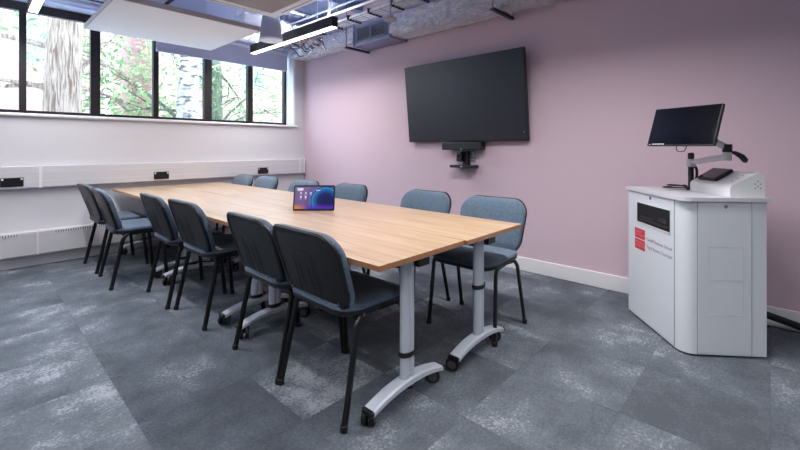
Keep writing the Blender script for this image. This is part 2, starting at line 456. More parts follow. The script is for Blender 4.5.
b = B(); box(b, LX, WX-.018, WY-.03, WY, 0, .12, .005, 2); struct('baseboard_back', b, M['trunk'])

# windows: one thing per bay
ml = [-2.03, -1.47, -.85, -.23, .388, 1.0, 1.62, 2.26, 2.875, 3.475]
mw = [.03, .035, .035, .03, .028, .045, .030, .050, .038, .030]
for i in range(len(ml)-1):
    e = bpy.data.objects.new('window_%d' % (i+1), None); COL.objects.link(e); e['kind'] = 'structure'
    e.location = ((ml[i]+ml[i+1])/2, 5.75, OZ0)
    hw = (ml[i+1]-ml[i])/2; b = B(); H_ = OZ1+.03-OZ0
    box(b, -hw, -hw+mw[i], -.035, .035, 0, H_); box(b, hw-mw[i+1], hw, -.035, .035, 0, H_)
    box(b, -hw+mw[i], hw-mw[i+1], -.03, .03, 0, .045); box(b, -hw+mw[i], hw-mw[i+1], -.03, .03, H_-.12, H_)
    obj('window_frame', b, M['frameal'], e)
    bxo('window_pane', M['glass'], e, -hw+mw[i], hw-mw[i+1], -.004, .004, .045, H_-.12)

# roller blind on the right-hand bays
t = thing('roller_blind', 'blue-grey roller blind pulled part way down over the right-hand windows', 'blind', (1.60, 5.64, 2.40))
bxo('blind_fabric', M['blind'], t, 0, 1.845, -.003, .003, .02, .285)
bxo('bottom_bar', M['blind'], t, 0, 1.845, -.012, .012, 0, .03, .004)
b = B(); tube(b, [(0, 0, .27), (1.845, 0, .27)], .035, 12); obj('roller_tube', b, M['blind'], t)

# dado trunking and sockets
t = thing('dado_trunking', 'white dado trunking running the length of the window wall', 'trunking', (0, WY, 0))
yf = -.06
b = B(); box(b, LX, WX-.035, yf, 0, .79, 1.01, .006); 
box(b, LX, WX-.036, yf-.002, yf+.005, .855, .858, mat=1); box(b, LX, WX-.036, yf-.002, yf+.005, .945, .948, mat=1)
obj('trunking_body', b, [M['trunk'], M['gloss']], t)
for x in (-1.6, .50, 3.55):
    bxo('joint_cover', M['gloss'], t, x-.012, x+.012, yf-.003, yf+.01, .785, 1.015)
bxo('end_cap', M['gloss'], t, WX-.045, WX-.025, yf-.006, 0, .78, 1.02, .004)
def socket(x, label):
    t = thing('power_socket', label, 'socket', (x, WY+yf, .855), 0, 'black double sockets on the dado trunking')
    bxo('faceplate', M['sock'], t, -.083, .083, -.008, 0, -.045, .045, .004)
    for sx in (-.042, .042):
        b = B()
        box(b, sx-.004, sx+.004, -.0095, -.007, .010, .022); box(b, sx-.014, sx-.007, -.0095, -.007, -.012, -.006); box(b, sx+.007, sx+.014, -.0095, -.007, -.012, -.006)
        obj('socket_outlet', b, M['dark'], t)
    for sx in (-.068, .068):
        bxo('switch', M['cabwhite'], t, sx-.008, sx+.008, -.012, -.006, .018, .036, .002)
socket(.292, 'black double socket on the white trunking at the far left, left of the chairs')
socket(1.60, 'black double socket on the white trunking above the far end of the tables')
socket(2.93, 'black double socket on the white trunking nearest the pink wall')

# perimeter heater casing
t = thing('perimeter_heater', 'low white radiator casing with slotted grilles under the window wall trunking', 'heater', (0, WY-.11, 0))
b = B(); box(b, LX, 2.6, -.0, .11, .12, .36, .012); obj('casing', b, M['trunk'], t)
for x in (-1.2, .475, 1.9):
    bxo('joint_strip', M['gloss'], t, x-.006, x+.006, -.003, .01, .12, .362)
for x0, x1 in ((-.75, .335), (.60, 1.25), (1.5, 2.4)):
    b = B(); box(b, x0, x1, -.002, .02, .318, .352)
    n = int((x1-x0)/.02)
    for k in range(n):
        x = x0+.01+k*.02; box(b, x, x+.009, -.004, 0, .321, .349, mat=1)
    obj('grille', b, [M['gloss'], M['grey']], t)

# ------------------------------------------------------------------ tables
def make_table(label, x0, y0, L=1.44, W=.595):
    t = thing('folding_table', label, 'table', (x0+W/2, y0+L/2, 0), 0, 'oak flip-top tables pushed together')
    hl, hw = L/2-.0015, W/2-.0015
    b = B(); box(b, -hw, hw, -hl, hl, .705, .73, .0015, 1)
    for f in b.faces:
        if abs(f.normal.z) < .5: f.material_index = 1
    obj('tabletop', b, [M['oak'], M['oakedge']], t)
    for s in (-1, 1):
        yy = s*(hl-.12)
        b = B()
        prof = [(.042*math.cos(a)*(1 if abs(math.cos(a)) > .3 else 1), .026*math.sin(a)) for a in [2*PI*k/24 for k in range(24)]]
        prof = [(x*(1), y*(1-.35*math.exp(-(x/.008)**2))) for x, y in prof]
        prism(b, [(x, y+yy) for x, y in prof], .09, .675)
        for f in b.faces:
            if abs(f.normal.z) < .5: f.smooth = True
        obj('column', b, M['silver'], t)
        # clip strap
        b = B()
        zc = .145 if not (y0 < 2 and s < 0) else (.24 if x0 < 1.5 else .40)
        tube(b, [(.047*math.cos(a), yy+.031*math.sin(a), zc) for a in [2*PI*k/16 for k in range(16)]], .004, 6, ry=.012, up=(0, 0, 1), closed=True)
        box(b, .03, .06, yy-.012, yy+.012, zc-.012, zc+.010, .003)
        obj('cable_clip', b, M['black'], t)
        # flip bracket
        b = B(); box(b, -.05, .13, yy-.025, yy+.025, .668, .705, .005); box(b, .035, .115, yy-.045, yy+.02, .635, .69, .004); obj('flip_bracket', b, M['black'], t)
        # arched foot
        b = B()
        n = 16; top = []; 
        for k in range(n+1):
            u = -1+2*k/n; x = u*.245; zt = .128-.042*u*u; th = .028-.006*abs(u); w = .033
            top.append([b.verts.new((x, yy-w, zt-th)), b.verts.new((x, yy+w, zt-th)), b.verts.new((x, yy+w, zt-.006)), b.verts.new((x, yy+w*.7, zt)), b.verts.new((x, yy-w*.7, zt)), b.verts.new((x, yy-w, zt-.006))])
        for A, C in zip(top, top[1:]):
            for k in range(6):
                f = b.faces.new((A[k], A[(k+1) % 6], C[(k+1) % 6], C[k])); f.smooth = k in (0,)
        b.faces.new(top[0]); b.faces.new(top[-1][::-1])
        ft = obj('foot', b, M['silver'], t)
        for sx in (-1, 1):
            b = B(); box(b, sx*.236, sx*.258, yy-.034, yy+.034, .060, .088, .009, 3); obj('end_cap', b, M['black'], ft)
        for sx in (-1, 1):
            b = B(); cx, cy = sx*.222, yy-.022*s
            tube(b, [(cx, yy, .075), (cx, yy, .055), (cx+.0, cy, .05)], .009, 8)
            box(b, cx-.009, cx+.009, cy-.009, cy+.009, .036, .074, .003)
            c = obj('castor', b, M['black'], t)
            for q in (-1, 1):
                b = B(); m = Matrix.Translation((cx, cy, .036)) @ Matrix.Rotation(R({(-1, -1): (-58 if x0 < 1.5 else 20), (-1, 1): 38}.get((s, sx), 30*sx)), 4, 'Z') @ Matrix.Translation((q*.0175, 0, 0)) @ Matrix.Rotation(PI/2, 4, 'Y')
                lathe(b, [(.004, -.010), (.033, -.010), (.036, -.006), (.036, .006), (.033, .010), (.004, .010)], 20, m)
                m2 = m @ Matrix.Translation((0, 0, q*.0105))
                lathe(b, [(.002, -.001), (.024, -.001), (.022, .0015), (.002, .002)], 16, m2, mat=1)
                obj('wheel', b, [M['rubber'], M['castor']], c)
    b = B(); box(b, -.02, .02, -hl+.13, hl-.13, .625, .665, .004); obj('crossbar', b, M['black'], t)
    return t
TX0, TY0, TL, TW = 1.10, 1.13, 1.435, .60
rows = ['nearest the camera', 'in the middle', 'farthest, by the window wall']
for j in range(3):
    for i in range(2):
        side = 'left-hand' if i == 0 else 'pink wall side'
        make_table('%s oak-topped table on silver castor legs, %s' % (side, rows[j]), TX0+i*(TW+.004), TY0-.014*i+j*TL, TL, TW)

# ------------------------------------------------------------------ chair
def make_chair():
    t = thing('meeting_chair', 'x', 'chair')
    # side frames: front leg -> seat rail -> back upright
    fr = B()
    for s in (-1, 1):
        tube(fr, fillet([(s*.215, .10, .448), (s*.215, -.135, .452), (s*.208, -.168, .52), (s*.200, -.213, .66)], [.05, .03]), .0075, 8, ry=.0135, up=(0, 1, 0.01) )
    for y in (.12, -.12):
        tube(fr, [(-.215, y, .442), (.215, y, .442)], .010, 8)
    obj('frame', fr, M['frame'], t)
    for s in (-1, 1):
        b = B(); tube(b, fillet([(s*.245, .205, .012), (s*.232, .165, .425), (s*.228, .135, .450), (s*.218, .02, .451)], [.05, .02]), .0115, 10, ry=.016, up=(0, 1, .3)); 
        l = obj('leg', b, M['frame'], t)
        b = B(); lathe(b, [(.012, 0), (.0165, .002), (.0165, .026), (.013, .030)], 10, Matrix.Translation((s*.245, .2055, 0))); obj('foot_tip', b, M['rubber'], l)
        b = B(); tube(b, fillet([(s*.250, -.215, .012), (s*.236, -.13, .415), (s*.226, -.10, .449), (s*.216, .0, .451)], [.04, .02]), .0115, 10, ry=.016, up=(0, 1, .3));
        l = obj('leg', b, M['frame'], t)
        b = B(); lathe(b, [(.012, 0), (.0165, .002), (.0165, .026), (.013, .030)], 10, Matrix.Translation((s*.250, -.216, 0))); obj('foot_tip', b, M['rubber'], l)
    # seat
    def sf(x, y, z):
        zz = z - .016*max(0, (y-.08)/.15)**2 * (1) + .010*(x/.23)**2*.6 + .008*max(0, (-y-.1)/.12)
        return (x, y+.018, zz)
    b = B(); w, d = .48, .43
    stack(b, [(w-.03, d-.03, .08, .462), (w-.008, d-.008, .09, .466), (w, d, .095, .473), (w, d, .095, .482), (w-.012, d-.012, .09, .492), (w-.05, d-.05, .08, .500), (w-.14, d-.14, .06, .505), (w-.3, d-.3, .03, .506)], sf, 8)
    obj('seat', b, M['fabric'], t)
    b = B(); stack(b, [(w-.12, d-.12, .07, .436), (w-.035, d-.035, .085, .440), (w-.006, d-.006, .09, .452), (w-.002, d-.002, .09, .470)], sf, 8)
    obj('seat_shell', b, M['shell'], t)
    # backrest: local plane XZ, thickness along Y. u = x, v = height, w = depth (toward the rear negative)
    BH, BW = .37, .512; zc = .648
    def bf(x, v, dpt):
        # narrower toward the bottom, concave curve, lean
        taper = 1-.11*max(0, -v/(BH/2))-.05*max(0, v/(BH/2))**2
        x2 = x*taper
        y = -.238 - .33*v - dpt + .42*x2*x2
        return (x2, y, zc+v)
    b = B()   # cushion in front (dpt negative = forward)
    stack(b, [(BW-.025, BH-.025, .085, .0), (BW-.008, BH-.008, .095, -.008), (BW-.000, BH-.000, .098, -.022), (BW-.012, BH-.012, .092, -.040), (BW-.06, BH-.06, .075, -.053), (BW-.17, BH-.17, .04, -.059)], bf, 8)
    obj('back_cushion', b, M['fabric'], t)
    b = B()   # plastic shell behind with a rolled rim
    stack(b, [(BW-.016, BH-.016, .09, -.010), (BW+.002, BH+.002, .098, -.006), (BW+.004, BH+.004, .098, .006), (BW-.012, BH-.012, .092, .014), (BW-.04, BH-.04, .08, .013), (BW-.052, BH-.052, .075, .006), (BW-.07, BH-.07, .07, .005), (BW-.2, BH-.2, .02, .009)], bf, 8)
    # raised centre ridge in an arch, with two vertical ribs
    def ridge(pts): tube(b, [bf(x, v, .0085) for x, v in pts], .0016, 6)
    ridge([(-.085, -.13), (-.075, -.02), (-.068, .055), (-.055, .068), (0, .072), (.055, .068), (.068, .055), (.075, -.02), (.085, -.13)])
    ridge([(-.035, -.13), (-.033, -.03), (-.03, .02)]); ridge([(.035, -.13), (.033, -.03), (.03, .02)])
    obj('back_shell', b, M['shell'], t)
    for s in (-1, 1):
        b = B()
        x, y, z = bf(s*.195, -.14, .010)
        lathe(b, [(.001, -.002), (.008, -.002), (.008, .002), (.001, .003)], 10, Matrix.Translation((x, y, z)) @ Matrix.Rotation(PI/2, 4, 'X'))
        obj('screw_cap', b, M['castor'], t)
    return t
proto = make_chair()
CH = [  # x, y, heading, label
 (1.292, 1.568, -90, 'blue-grey fabric chair with black back at the left side, nearest the camera'),
 (1.29, 2.078, -91, 'blue-grey fabric chair on the left side, second from the near end of the tables'),
 (1.265, 2.975, -89, 'blue-grey fabric chair on the left side, third from the near end, beyond the gap'),
 (1.225, 3.52, -91, 'blue-grey fabric chair on the left side, fourth from the near end of the tables'),
 (1.04, 4.295, -92, 'blue chair pulled out on the left side, fifth from the near end, seat fully visible'),
 (1.04, 4.93, -89, 'blue chair farthest along the left side, pulled out next to the window wall heater'),
 (2.35, 1.47, 92, 'grey fabric chair on the pink wall side, at the near right table corner'),
 (2.34, 2.10, 89, 'grey fabric chair on the pink wall side, second from the near corner, below the television'),
 (2.30, 3.03, 90, 'grey chair on the pink wall side, its backrest just right of the tablet'),
 (2.26, 3.74, 91, 'pale blue chair on the pink wall side, mostly hidden behind the tablet'),
 (2.28, 4.60, 90, 'pale blue chair on the pink wall side, second from the window wall'),
 (2.22, 5.10, 88, 'pale blue chair on the pink wall side, closest to the window wall'),
]
for i, (x, y, a, lab) in enumerate(CH):
    o = proto if i == 0 else copy_tree(proto)
    o.location = (x, y, 0); o.rotation_euler = (0, 0, R(a)); o['label'] = lab
    o['group'] = 'chairs along the left side of the tables' if i < 6 else 'chairs along the pink wall side of the tables'

# ------------------------------------------------------------------ tablet on the table
t = thing('tablet_screen', 'small touch tablet showing a purple and blue home screen, propped on the tables', 'tablet', (1.73, 2.47, .731), R(-47))
L_ = R(-14)
b = B(); stack(b, [(.304, .186, .010, -.006), (.306, .188, .011, -.004), (.306, .188, .011, .004), (.304, .186, .010, .005)], lambda x, y, z: (x, -z, y+.094+.0)); ob = obj('tablet_body', b, M['black'], t, rot=(L_, 0, 0))
b = B(); box(b, -.143, .143, -.0064, -.0052, .012, .176); obj('display', b, M['tabscreen'], ob)
b = B()
for x in (-.125, -.112, -.101, -.09): box(b, x, x+.008, -.0072, -.0060, .152, .166)
box(b, -.125, -.087, -.0072, -.006, .146, .149); obj('clock_readout', b, M['screenw'], ob)
for x in (-.098, -.062, -.026):
    for z in ((.122, .092) if x < -.03 else (.122,)):
        b = B(); box(b, x-.006, x+.006, -.0072, -.006, z+.003, z+.013, .003); box(b, x-.009, x+.009, -.0072, -.006, z-.007, z-.005); obj('screen_icon', b, M['screenw'], ob)
b = B(); box(b, .015, .043, -.0072, -.006, .147, .151); obj('screen_icon', b, M['screenw'], ob)
b = B(); box(b, -.05, .05, .0, .085, 0, .004, .001); tube(b, [(0, .075, .004), (0, .028, .1)], .006, 8, ry=.04, up=(1, 0, 0)); obj('stand', b, M['black'], t)

# ------------------------------------------------------------------ television
tcz = 1.70
t = thing('television', 'large matt black wall-mounted television tilted forward on the pink wall', 'television', (WX, 2.44, tcz))
TWd, TH = 1.505, .885; an = R(-5.8)
tm = Matrix.Translation((-.085, 0, 0)) @ Matrix.Rotation(an, 4, 'Y')
def tvpart(name, mats, x0, x1, y0, y1, z0, z1, bev=0, par=t):
    b = B(); box(b, x0, x1, y0, y1, z0, z1, bev); bmesh.ops.transform(b, matrix=tm, verts=b.verts[:]); return obj(name, b, mats, par)
tvpart('body', M['black'], -.022, .018, -TWd/2, TWd/2, -TH/2, TH/2, .004)
tvpart('rear_housing', M['black'], .018, .038, -TWd/2+.25, TWd/2-.25, -TH/2+.12, TH/2-.15, .008)
s_ = tvpart('screen', M['tv'], -.0235, -.0215, -TWd/2+.012, TWd/2-.012, -TH/2+.016, TH/2-.012)
b = B(); box(b, -.0245, -.023, -TWd/2+.03, -TWd/2+.038, -TH/2+.085, -TH/2+.092); bmesh.ops.transform(b, matrix=tm, verts=b.verts[:]); obj('sensor_mark', b, M['cabwhite'], s_)
b = B(); box(b, -.055, 0, -.25, .25, -.12, .1, .004); obj('wall_bracket', b, M['black'], t)

t = thing('video_bar', 'black video soundbar with a green light mounted under the television', 'soundbar', (WX, 2.415, 1.21))
bxo('body', M['black'], t, -.12, -.03, -.25, .25, -.042, .042, .01)
bxo('grille_cloth', M['shell'], t, -.123, -.118, -.235, .235, -.034, .034)
b = B(); lathe(b, [(.001, 0), (.004, 0), (.004, .003), (.001, .003)], 10, Matrix.Translation((-.124, -.01, -.034)) @ Matrix.Rotation(-PI/2, 4, 'Y')); obj('status_light', b, M['led'], t)
bxo('mount', M['black'], t, -.032, 0, -.1, .1, -.02, .03)
t = thing('conference_camera', 'small black camera on a bracket shelf below the soundbar', 'camera', (WX, 2.40, .985))
bxo('shelf', M['black'], t, -.14, -.01, -.14, .145, -.006, .022, .006)
bxo('upright', M['black'], t, -.05, 0, -.03, .035, .0, .17, .004)
bxo('camera_head', M['black'], t, -.115, -.05, .012, .075, .06, .165, .010)
b = B(); lathe(b, [(.001, 0), (.018, 0), (.019, .008), (.015, .011), (.001, .014)], 16, Matrix.Translation((-.112, .044, .125)) @ Matrix.Rotation(-PI/2, 4, 'Y')); obj('lens', b, M['mon'], t)
bxo('cable_knuckle', M['rubber'], t, -.08, -.04, -.045, -.02, .03, .12, .008)
bxo('badge', M['cabwhite'], t, -.1415, -.14, -.02, .0, .004, .012)
t = thing('wall_socket_plate', 'grey metal data plate on the pink wall behind the small camera', 'wall plate', (WX, 2.325, 1.115))
bxo('plate', M['plate'], t, -.012, 0, -.022, .088, -.07, .04, .003)
b = B()
for z in (.01, -.03): 
    for y in (.0, .03): box(b, -.014, -.011, y-.01, y+.01, z-.008, z+.008)
obj('ports', b, M['castor'], t)

# ------------------------------------------------------------------ lectern console
ct = thing('lectern_console', 'white audiovisual lectern cabinet with a rounded corner beside the pink wall', 'lectern', (2.79, .37, 0), R(38))
LXc, LYc, ZC = .640, -.45, .890
def fp(ins=0, r=.075, n=8, x1=LXc, y1=LYc):
    p = []
    for k in range(n+1):
        a = R(90+90*k/n); p.append((r+(r-ins)*math.cos(a), -r+(r-ins)*math.sin(a)))
    p += [(ins, y1+ins), (x1-ins, y1+ins), (x1-ins, -ins)]
    return p
b = B(); prism(b, fp(), .012, ZC)
for f in b.faces:
    c = f.calc_center_median()
    if abs(f.normal.z) < .3 and c.x < .08 and c.y > -.08: f.smooth = True
body = obj('cabinet_body', b, M['console'], ct)
b = B(); prism(b, fp(.015), 0, .012); obj('plinth', b, M['black'], ct)
b = B(); prism(b, [(x, y) for x, y in fp(0, .06, 8, LXc, LYc-.0)], 0, .022)
bmesh.ops.scale(b, vec=(1.045, 1.065, 1), verts=b.verts[:]); bmesh.ops.translate(b, vec=(-.018, .015, ZC), verts=b.verts[:])
obj('worktop', b, M['counter'], ct)
# front panel (long face): seam lines, slot opening, lettering
fpan = bxo('front_panel', M['console'], ct, .078, LXc-.006, 0, .003, .02, ZC-.01, .001)
b = B(); box(b, .112, .505, .0015, .0045, .683, .815); op = obj('slot_opening', b, M['dark'], ct)
b = B()
for (a, c, z0, z1) in ((.105, .112, .676, .822), (.505, .512, .676, .822)): box(b, a, c, .002, .007, z0, z1)
for (z0, z1) in ((.676, .683), (.815, .822)): box(b, .105, .512, .002, .007, z0, z1)
obj('slot_frame', b, M['console'], ct)
b = B(); box(b, .14, .48, .003, .0052, .70, .712); box(b, .15, .25, .003, .0052, .725, .755, .002); box(b, .30, .46, .003, .0052, .718, .73)
box(b, .165, .18, .004, .006, .73, .745, mat=1)
obj('stored_equipment', b, [M['shell'], M['castor']], op)
def lock(name, x, y, z, ax):
    b = B(); m = Matrix.Translation((x, y, z)) @ (Matrix.Rotation(-PI/2, 4, 'X') if ax == 'y' else Matrix.Rotation(-PI/2, 4, 'Y'))
    lathe(b, [(.001, 0), (.012, 0), (.011, .004), (.001, .004)], 16, m); lathe(b, [(.001, .004), (.004, .004), (.003, .005), (.001, .005)], 8, m, mat=1)
    obj(name, b, [M['chrome'], M['dark']], ct)
lock('lock', .335, .003, .862, 'y')
# side door
b = B(); box(b, -.0035, 0, -.368, -.082, .02, ZC-.006, .001); dr = obj('door', b, M['console'], ct)
b = B()
for y in (-.080, -.370): box(b, -.0015, .0005, y-.0018, y+.0018, .014, ZC)
obj('door_gap', b, M['seam'], ct)
b = B()
def fr_(y0, y1, z0, z1, w=.0022):
    box(b, -.0046, -.003, y0, y1, z0, z0+w); box(b, -.0046, -.003, y0, y1, z1-w, z1)
    box(b, -.0046, -.003, y0, y0+w, z0, z1); box(b, -.0046, -.003, y1-w, y1, z0, z1)
fr_(-.325, -.137, .24, .437); fr_(-.325, -.137, .441, .63)
obj('vent_panel_outline', b, M['counter'], dr)
lock('lock', -.0035, -.229, .862, 'x')
b = B(); box(b, .0755, .0775, 0, .0035, .016, ZC); obj('panel_gap', b, M['seam'], ct)
# logo squares and lettering on the long face
b = B()
box(b, .405, .538, .003, .0042, .567, .635); box(b, .405, .538, .003, .0042, .492, .560); obj('logo_squares', b, M['red'], ct)
rt = (R(90), 0, R(180))
text('logo_lettering', 'CARDIFF\nUNIVERSITY', .024, M['logotxt'], ct, (.530, .0044, .606), rt, sp=.95)
text('logo_lettering', 'PRIFYSGOL\nCAERDYDD', .024, M['logotxt'], ct, (.530, .0044, .531), rt, sp=.95)
text('lettering', 'Cardiff Business School', .0305, M['txt'], ct, (.385, .0035, .575), rt)
text('lettering', 'Ysgol Busnes Caerdydd', .0305, M['txt'], ct, (.385, .0035, .525), rt)

ZT = ZC+.022
def cw(x, y, z=0):
    a = R(38); return Vector((2.79+x*math.cos(a)-y*math.sin(a), .37+x*math.sin(a)+y*math.cos(a), z))
# control wedge
wl = thing('control_console', 'white sloped control box with rounded ends on top of the lectern', 'control box', cw(.035, -.28, ZT), R(38))
b = B()
prof = fillet([(0, 0, 0), (0, 0, .06), (0, -.15, .138), (0, -.19, .138), (0, -.19, 0)], [.018, .02, .02], 6)
A = [b.verts.new((0, p.y, p.z)) for p in prof]; C = [b.verts.new((.36, p.y, p.z)) for p in prof]; n = len(A)
for k in range(n):
    f = b.faces.new((A[k], A[(k+1) % n], C[(k+1) % n], C[k])); f.smooth = 0 < k < n-1
b.faces.new(A); b.faces.new(C[::-1]); obj('casing', b, M['wedge'], wl)
b = B()
for (y, z) in ((-.135, .075), (-.15, .06), (-.15, .09), (-.165, .075), (-.135, .05), (-.165, .05)):
    lathe(b, [(.001, 0), (.0035, 0), (.0035, .001), (.001, .001)], 8, Matrix.Translation((-.0002, y, z)) @ Matrix.Rotation(-PI/2, 4, 'Y'))
obj('side_vent_holes', b, M['castor'], wl)
sl = math.atan2(.078, .15)
b = B()
for x, y in ((.055, -.05), (.055, -.08), (.055, -.11)):
    z = .06+(-y)*.078/.15
    lathe(b, [(.001, 0), (.006, 0), (.005, .003), (.001, .003)], 10, Matrix.Translation((x, y, z)) @ Matrix.Rotation(sl, 4, 'X'))
obj('button', b, plain('brass_button', (170, 140, 90), .4), wl)
tp = thing('touch_panel', 'black touch control panel lying on the white sloped control box', 'touch panel', cw(.035, -.28, ZT) , R(38))
m = Matrix.Translation((.24, -.075, .06+.075*.078/.15+.0145)) @ Matrix.Rotation(-sl+R(-4), 4, 'X')
b = B(); box(b, -.085, .085, -.060, .060, -.010, .010, .004, mtx=m); obj('panel_body', b, M['black'], tp)
b = B(); box(b, -.075, .075, -.050, .050, .0095, .011, mtx=m); obj('display', b, M['mon'], tp)

# monitor on arm
mt = thing('desk_monitor', 'glossy black touch monitor tilted back on a jointed arm above the lectern', 'monitor', (2.907, .406, 1.207), R(-118.2))
mt.rotation_euler = (R(-18.7), 0, R(-118.2))
bxo('bezel', M['black'], mt, -.203, .203, -.008, .012, 0, .25, .003)
bxo('screen', M['mon'], mt, -.198, .198, -.0095, -.0075, .007, .245)
b = B()
for k in range(5): box(b, -.165+k*.016, -.153+k*.016, -.0115, -.0092, .006, .011)
box(b, -.188, -.180, -.0115, -.0092, .003, .008)
obj('bezel_marks', b, M['cabwhite'], mt)
bxo('rear_plate', M['black'], mt, -.05, .05, .014, .026, .075, .175, .004)
b = B(); tube(b, fillet([(-.03, .02, .01), (-.02, .02, -.03), (.03, .02, -.03), (.035, .02, .01)], .02), .0025, 6); obj('cable_loop', b, M['rubber'], mt)

ar = thing('monitor_arm', 'silver and black jointed monitor arm clamped to the lectern top', 'monitor arm', cw(.42, -.30, ZT), 0)
o0 = cw(.42, -.30, ZT)
def q(x, y, z): return Vector((x, y, z))-o0
pole = B(); lathe(pole, [(.03, 0), (.032, .004), (.020, .012), (.0165, .02), (.0165, .215), (.018, .22), (.018, .245), (.012, .25)], 18); obj('pole', pole, M['black'], ar)
zc_ = .185
b = B(); lathe(b, [(.0175, zc_-.03), (.026, zc_-.028), (.026, zc_+.02), (.0175, zc_+.022)], 18); obj('collar', b, M['steel'], ar)
J = Vector((3.029, .186, 1.165))-o0
b = B(); tube(b, fillet([(0, 0, zc_), tuple(Vector((0, 0, zc_)).lerp(Vector((J.x, J.y, J.z-.02)), .9)), (J.x, J.y, J.z-.02)], .02), .012, 10, ry=.018, up=(0, 0, 1)); obj('lower_arm', b, M['steel'], ar)
b = B(); lathe(b, [(.012, -.045), (.022, -.043), (.022, .0), (.018, .004), (.024, .006), (.024, .05), (.012, .052)], 16, Matrix.Translation(J)); 
for f in b.faces:
    if f.calc_center_median().z > J.z+.003: f.material_index = 1
obj('elbow_joint', b, [M['steel'], M['black']], ar)
bk = (mt.matrix_basis if False else Matrix.Translation((2.907, .406, 1.207)) @ Matrix.Rotation(R(-118.2), 4, 'Z') @ Matrix.Rotation(R(-18.7), 4, 'X')) @ Vector((0, .028, .125)) - o0
b = B(); tube(b, [tuple(J+Vector((0, 0, .03))), tuple((J+Vector((0, 0, .03))).lerp(bk, .5)), tuple(bk)], .014, 10, ry=.020); obj('upper_arm', b, M['steel'], ar)
b = B(); bmesh.ops.create_uvsphere(b, u_segments=14, v_segments=10, radius=.028, matrix=Matrix.Translation(bk)); 
bmesh.ops.create_uvsphere(b, u_segments=14, v_segments=10, radius=.026, matrix=Matrix.Translation((J+Vector((0, 0, .03))).lerp(bk, .35)))
for f in b.faces: f.smooth = True
obj('tilt_head', b, M['black'], ar)
b = B(); tube(b, [tuple(J+Vector((.0, -.0, .01))), tuple(J+Vector((.03, -.035, .0))), tuple(J+Vector((.055, -.062, -.02))), tuple(J+Vector((.068, -.078, -.045))), tuple(J+Vector((.07, -.082, -.056)))], [.006, .012, .016, .016, .006], 10); obj('adjusting_handle', b, M['black'], ar)
b = B(); tube(b, fillet([(.02, .0, .03), (.012, -.03, .08), (.02, -.03, .14), (.02, 0, .19)], .02), .008, 8); obj('arm_cable', b, M['rubber'], ar)

# loose cable on the worktop
b = B()
pts = []
for k in range(34):
    a = k/33*2*PI*1.6; r_ = .045+.012*math.sin(2.3*a)
    p = cw(.50+r_*1.3*math.cos(a), -.255+r_*1.5*math.sin(a), ZT+.005+.012*(k/33)*2); pts.append(tuple(p))
pts.append(tuple(cw(.44, -.31, ZT+.006)))
tube(b, pts, .0045, 6); tag(obj('coiled_cable', b, M['rubber']), 'black coiled cable lying on the lectern top left of the control box', 'cable')
# thick black cable on the floor to the right of the lectern
b = B(); P_ = [(3.30, .10, .20), (3.46, .02, .13), (3.56, -.10, .075), (3.60, -.25, .03), (3.60, -.6, .022), (3.58, -1.3, .022)]
tube(b, fillet([tuple(p) for p in P_], .1), .022, 10); tag(obj('floor_cable', b, M['rubber']), 'thick black cable trailing along the skirting to the right of the lectern', 'cable')

# ------------------------------------------------------------------ ceiling equipment
def rod(b, x, y, z0, z1=CZ, r=.004): tube(b, [(x, y, z0), (x, y, z1)], r, 6)
# acoustic raft
RX0, RX1, RY0, RY1, RZ = .80, 2.06, 3.88, 5.12, 2.40
t = thing('acoustic_raft', 'white square acoustic ceiling raft hanging in front of the windows', 'ceiling panel', ((RX0+RX1)/2, (RY0+RY1)/2, RZ))
hx, hy = (RX1-RX0)/2, (RY1-RY0)/2
bxo('panel', [M['raft']], t, -hx+.006, hx-.006, -hy+.006, hy-.006, 0, .045, .003)
b = B()
for a in ((-hx, hx, -hy, -hy+.006), (-hx, hx, hy-.006, hy), (-hx, -hx+.006, -hy, hy), (hx-.006, hx, -hy, hy)): box(b, a[0], a[1], a[2], a[3], .002, .047)
obj('edge_trim', b, M['raftedge'], t)
for sx in (-.45, .45):
    for sy in (-.45, .45):
        b = B(); rod(b, sx, sy, .04, CZ-RZ, .003); obj('suspension_wire', b, M['steel'], t)
# air conditioning cassette
t = thing('ceiling_cassette', 'white framed square ceiling cassette with grey mesh centre, nearest ceiling unit', 'air conditioner', (1.66, 3.22, 2.50))
h_ = .45
b = B()
w_ = .10
for a in ((-h_, h_, -h_, -h_+w_), (-h_, h_, h_-w_, h_), (-h_, -h_+w_, -h_+w_, h_-w_), (h_-w_, h_, -h_+w_, h_-w_)): box(b, a[0], a[1], a[2], a[3], 0, .035, .004)
obj('fascia_frame', b, M['cass'], t)
bxo('mesh_panel', M['cassin'], t, -h_+w_, h_-w_, -h_+w_, h_-w_, .006, .03)
bxo('unit_casing', M['galv'], t, -h_+.05, h_-.05, -h_+.05, h_-.05, .035, .30, .01)
for sgn in (-1, 1):
    bxo('louvre_slot', M['seam'], t, -.25, .25, sgn*(h_-.045)-.006, sgn*(h_-.045)+.006, -.001, .004)
    bxo('louvre_slot', M['seam'], t, sgn*(h_-.045)-.006, sgn*(h_-.045)+.006, -.25, .25, -.001, .004)
for sx in (-.42, .42):
    for sy in (-.36, .36):
        b = B(); rod(b, sx*.85, sy, .3, CZ-2.5); obj('hanger_rod', b, M['steel'], t)
